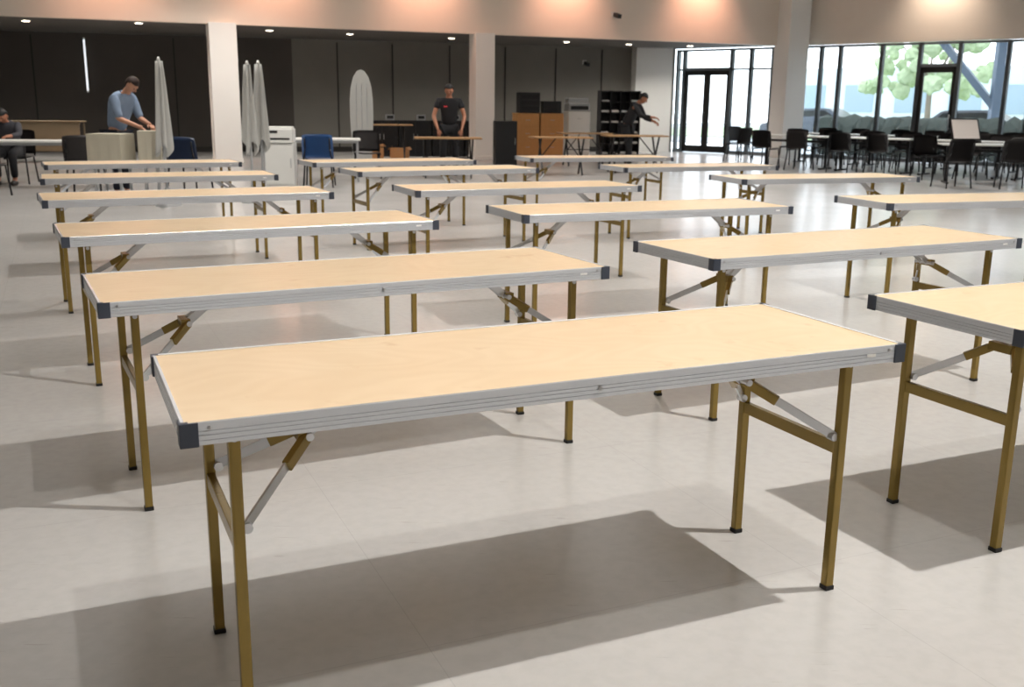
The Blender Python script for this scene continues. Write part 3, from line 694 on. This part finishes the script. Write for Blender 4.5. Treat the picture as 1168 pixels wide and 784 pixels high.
def car(x,y,rot,paint,label):
    t=thing('car',label,'car',(x,y,-.05),rot,'parked cars outside the windows')
    bm=NB(); prof=[(-2.2,.35),(-2.15,.75),(-1.5,.88),(-.9,1.38),(.7,1.42),(1.5,.95),(2.15,.85),(2.2,.35)]
    a=[bm.verts.new((px,-.85*(1 if z<1 else .82),z)) for px,z in prof]; b=[bm.verts.new((px,.85*(1 if z<1 else .82),z)) for px,z in prof]
    bm.faces.new(a[::-1]);bm.faces.new(b)
    for i in range(len(a)): bm.faces.new((a[i],a[(i+1)%len(a)],b[(i+1)%len(a)],b[i]))
    bmesh.ops.recalc_face_normals(bm,faces=bm.faces[:]); bmesh.ops.bevel(bm,geom=bm.edges[:],offset=.05,segments=2,affect='EDGES')
    fin(bm,'car_body',paint,t)
    for sy in(-1,1):
        bm=NB(); vs=[bm.verts.new((px,sy*.80,z)) for px,z in((-1.25,.95),(-.82,1.3),(.62,1.33),(1.2,.98))]; f=bm.faces.new(vs); bmesh.ops.solidify(bm,geom=[f],thickness=.03*sy)
        fin(bm,'side_window',M['carg'],t)
    for px in(-1.35,1.4):
        for sy in(-1,1):
            bm=NB(); cyl(bm,(px,sy*.72,.33),(px,sy*.9,.33),.33,seg=24); cyl(bm,(px,sy*.9,.33),(px,sy*.91,.33),.2,seg=16,mi=0); fin(bm,'wheel',M['rubber'],t,smooth=False)
for s,o,p,l in ((5.0,12,'carp','dark blue car parked outside the windows'),(9.8,12,'carp','dark blue car parked outside the windows'),(14.6,11,'carp2','slate grey car parked outside the windows'),(-1.5,13,'carp2','slate grey car parked outside the windows')):
    q=wp(s,o); car(q.x,q.y,WA+.05,M[p],l)
def hedge(s0,s1,off):
    bm=NB(); a=wp(s0,off);b=wp(s1,off); n=int((s1-s0)/.4)
    for i in range(n):
        c=a.lerp(b,(i+.5)/n); rr=bmesh.ops.create_icosphere(bm,subdivisions=2,radius=.46)
        for v in rr['verts']: v.co=Vector((v.co.x,v.co.y,v.co.z*1.4))*(1+random.uniform(-.1,.1))+Vector((c.x+random.uniform(-.05,.05),c.y,.54))
    h=fin(bm,'hedge',M['hedge']); h['label']='low dark green clipped hedge outside the windows'; h['category']='hedge'; h['kind']='stuff'
hedge(3.2,9.5,3.6); hedge(10,22,3.6)
st=thing('steel_canopy','blue-grey steel canopy structure with diagonal struts outside','canopy',(0,0,-.05))
for s in (7.6,11.3,14.5,18,22,26):
    bm=NB(); q=wp(s,5.9); beam(bm,(q.x,q.y,0),(q.x,q.y,4.2),.24,.24); q2=wp(s-2.4,5.9); beam(bm,(q.x,q.y,1.5),(q2.x,q2.y,4.2),.20,.20)
    fin(bm,'post',M['steelb'],st)
bm=NB(); a=wp(5.0,5.9);b=wp(28,5.9); beam(bm,(a.x,a.y,4.3),(b.x,b.y,4.3),2.0,.25); fin(bm,'roof',M['steelb'],st)
bd=thing('building','pale grey low building beyond the car park','building',(0,0,-.05))
q=wp(0,26); bm=NB(); box(bm,(q.x+6,q.y+8,1.9),(26,5,3.8),Matrix.Rotation(WA,3,'Z'),.05); fin(bm,'facade',M['bldg'],bd)
for i in range(8):
    c=Vector((q.x+6,q.y+8))+WD*(-11+3.1*i)-WN*2.51
    bm=NB(); box(bm,(c.x,c.y,2.0),(1.8,.06,1.6),Matrix.Rotation(WA,3,'Z')); fin(bm,'window',M['bwin'],bd)

# ------------------------------------------------------------ lighting
w=bpy.data.worlds.new('world'); SC.world=w; w.use_nodes=True; nt=w.node_tree; bg=nt.nodes['Background']
sky=nt.nodes.new('ShaderNodeTexSky'); sky.sky_type='HOSEK_WILKIE'; sky.sun_direction=Vector((-.3,-.6,.75)).normalized(); sky.turbidity=5
mx=nt.nodes.new('ShaderNodeMix'); mx.data_type='RGBA'; mx.inputs[0].default_value=.75; nt.links.new(sky.outputs[0],mx.inputs[6]); mx.inputs[7].default_value=(.86,.94,1,1)
nt.links.new(mx.outputs[2],bg.inputs[0]); bg.inputs[1].default_value=4.6
def spot(x,y,z,e,size,col,target,rad=.12,blend=.5,name='ceiling_spot'):
    l=bpy.data.lights.new(name,'SPOT'); l.energy=e; l.spot_size=math.radians(size); l.spot_blend=blend; l.color=col; l.shadow_soft_size=rad
    o=bpy.data.objects.new(name,l); COL.objects.link(o); o.location=(x,y,z)
    o.rotation_euler=(Vector(target)-Vector((x,y,z))).to_track_quat('-Z','Y').to_euler(); return o
warm=(1,.955,.90)
for x,y,e,sz in ((3.07,3.0,1120,125),(1.3,1.2,240,120),(.6,8.0,440,84),(5.6,8.4,460,86),(-2.6,10.2,500,96),(2.8,12.4,520,100),(-5.0,14.5,580,110),(7.5,14.5,560,110),(1.2,18.2,600,110),(-5.0,20.5,680,120),(6.5,20.5,580,110)):
    spot(x,y,5.5,e,sz,warm,(x-.6,y,0),.05,.6)
def area(x,y,z,sx,sy,e,col,rot=(0,0,0)):
    l=bpy.data.lights.new('ceiling_fill','AREA'); l.shape='RECTANGLE'; l.size=sx; l.size_y=sy; l.energy=e; l.color=col
    o=bpy.data.objects.new('ceiling_fill',l); COL.objects.link(o); o.location=(x,y,z); o.rotation_euler=rot; return o
area(-1,4,5.6,10,8,60,(1,.98,.96)); area(0,14,5.6,14,8,230,(1,.97,.94))  # weak area lights added as soft fill below the ceiling, not actual light panels
for (x,y) in ((-8.7,22.6),(-5.55,23.9),(-2.2,25.2),(1.26,26.6),(4.9,28.05)):
    q=Vector((x,y))-FN*.8; spot(q.x,q.y,5.15,230,95,(1,.50,.34),(q.x+FN.x*.75,q.y+FN.y*.75,4.0),.25,1.0,'wall_washer')
q=wp(7.93,-.8); spot(q.x,q.y,5.15,200,95,(1,.80,.64),(q.x+WN.x*.75,q.y+WN.y*.75,4.0),.25,1.0,'wall_washer')
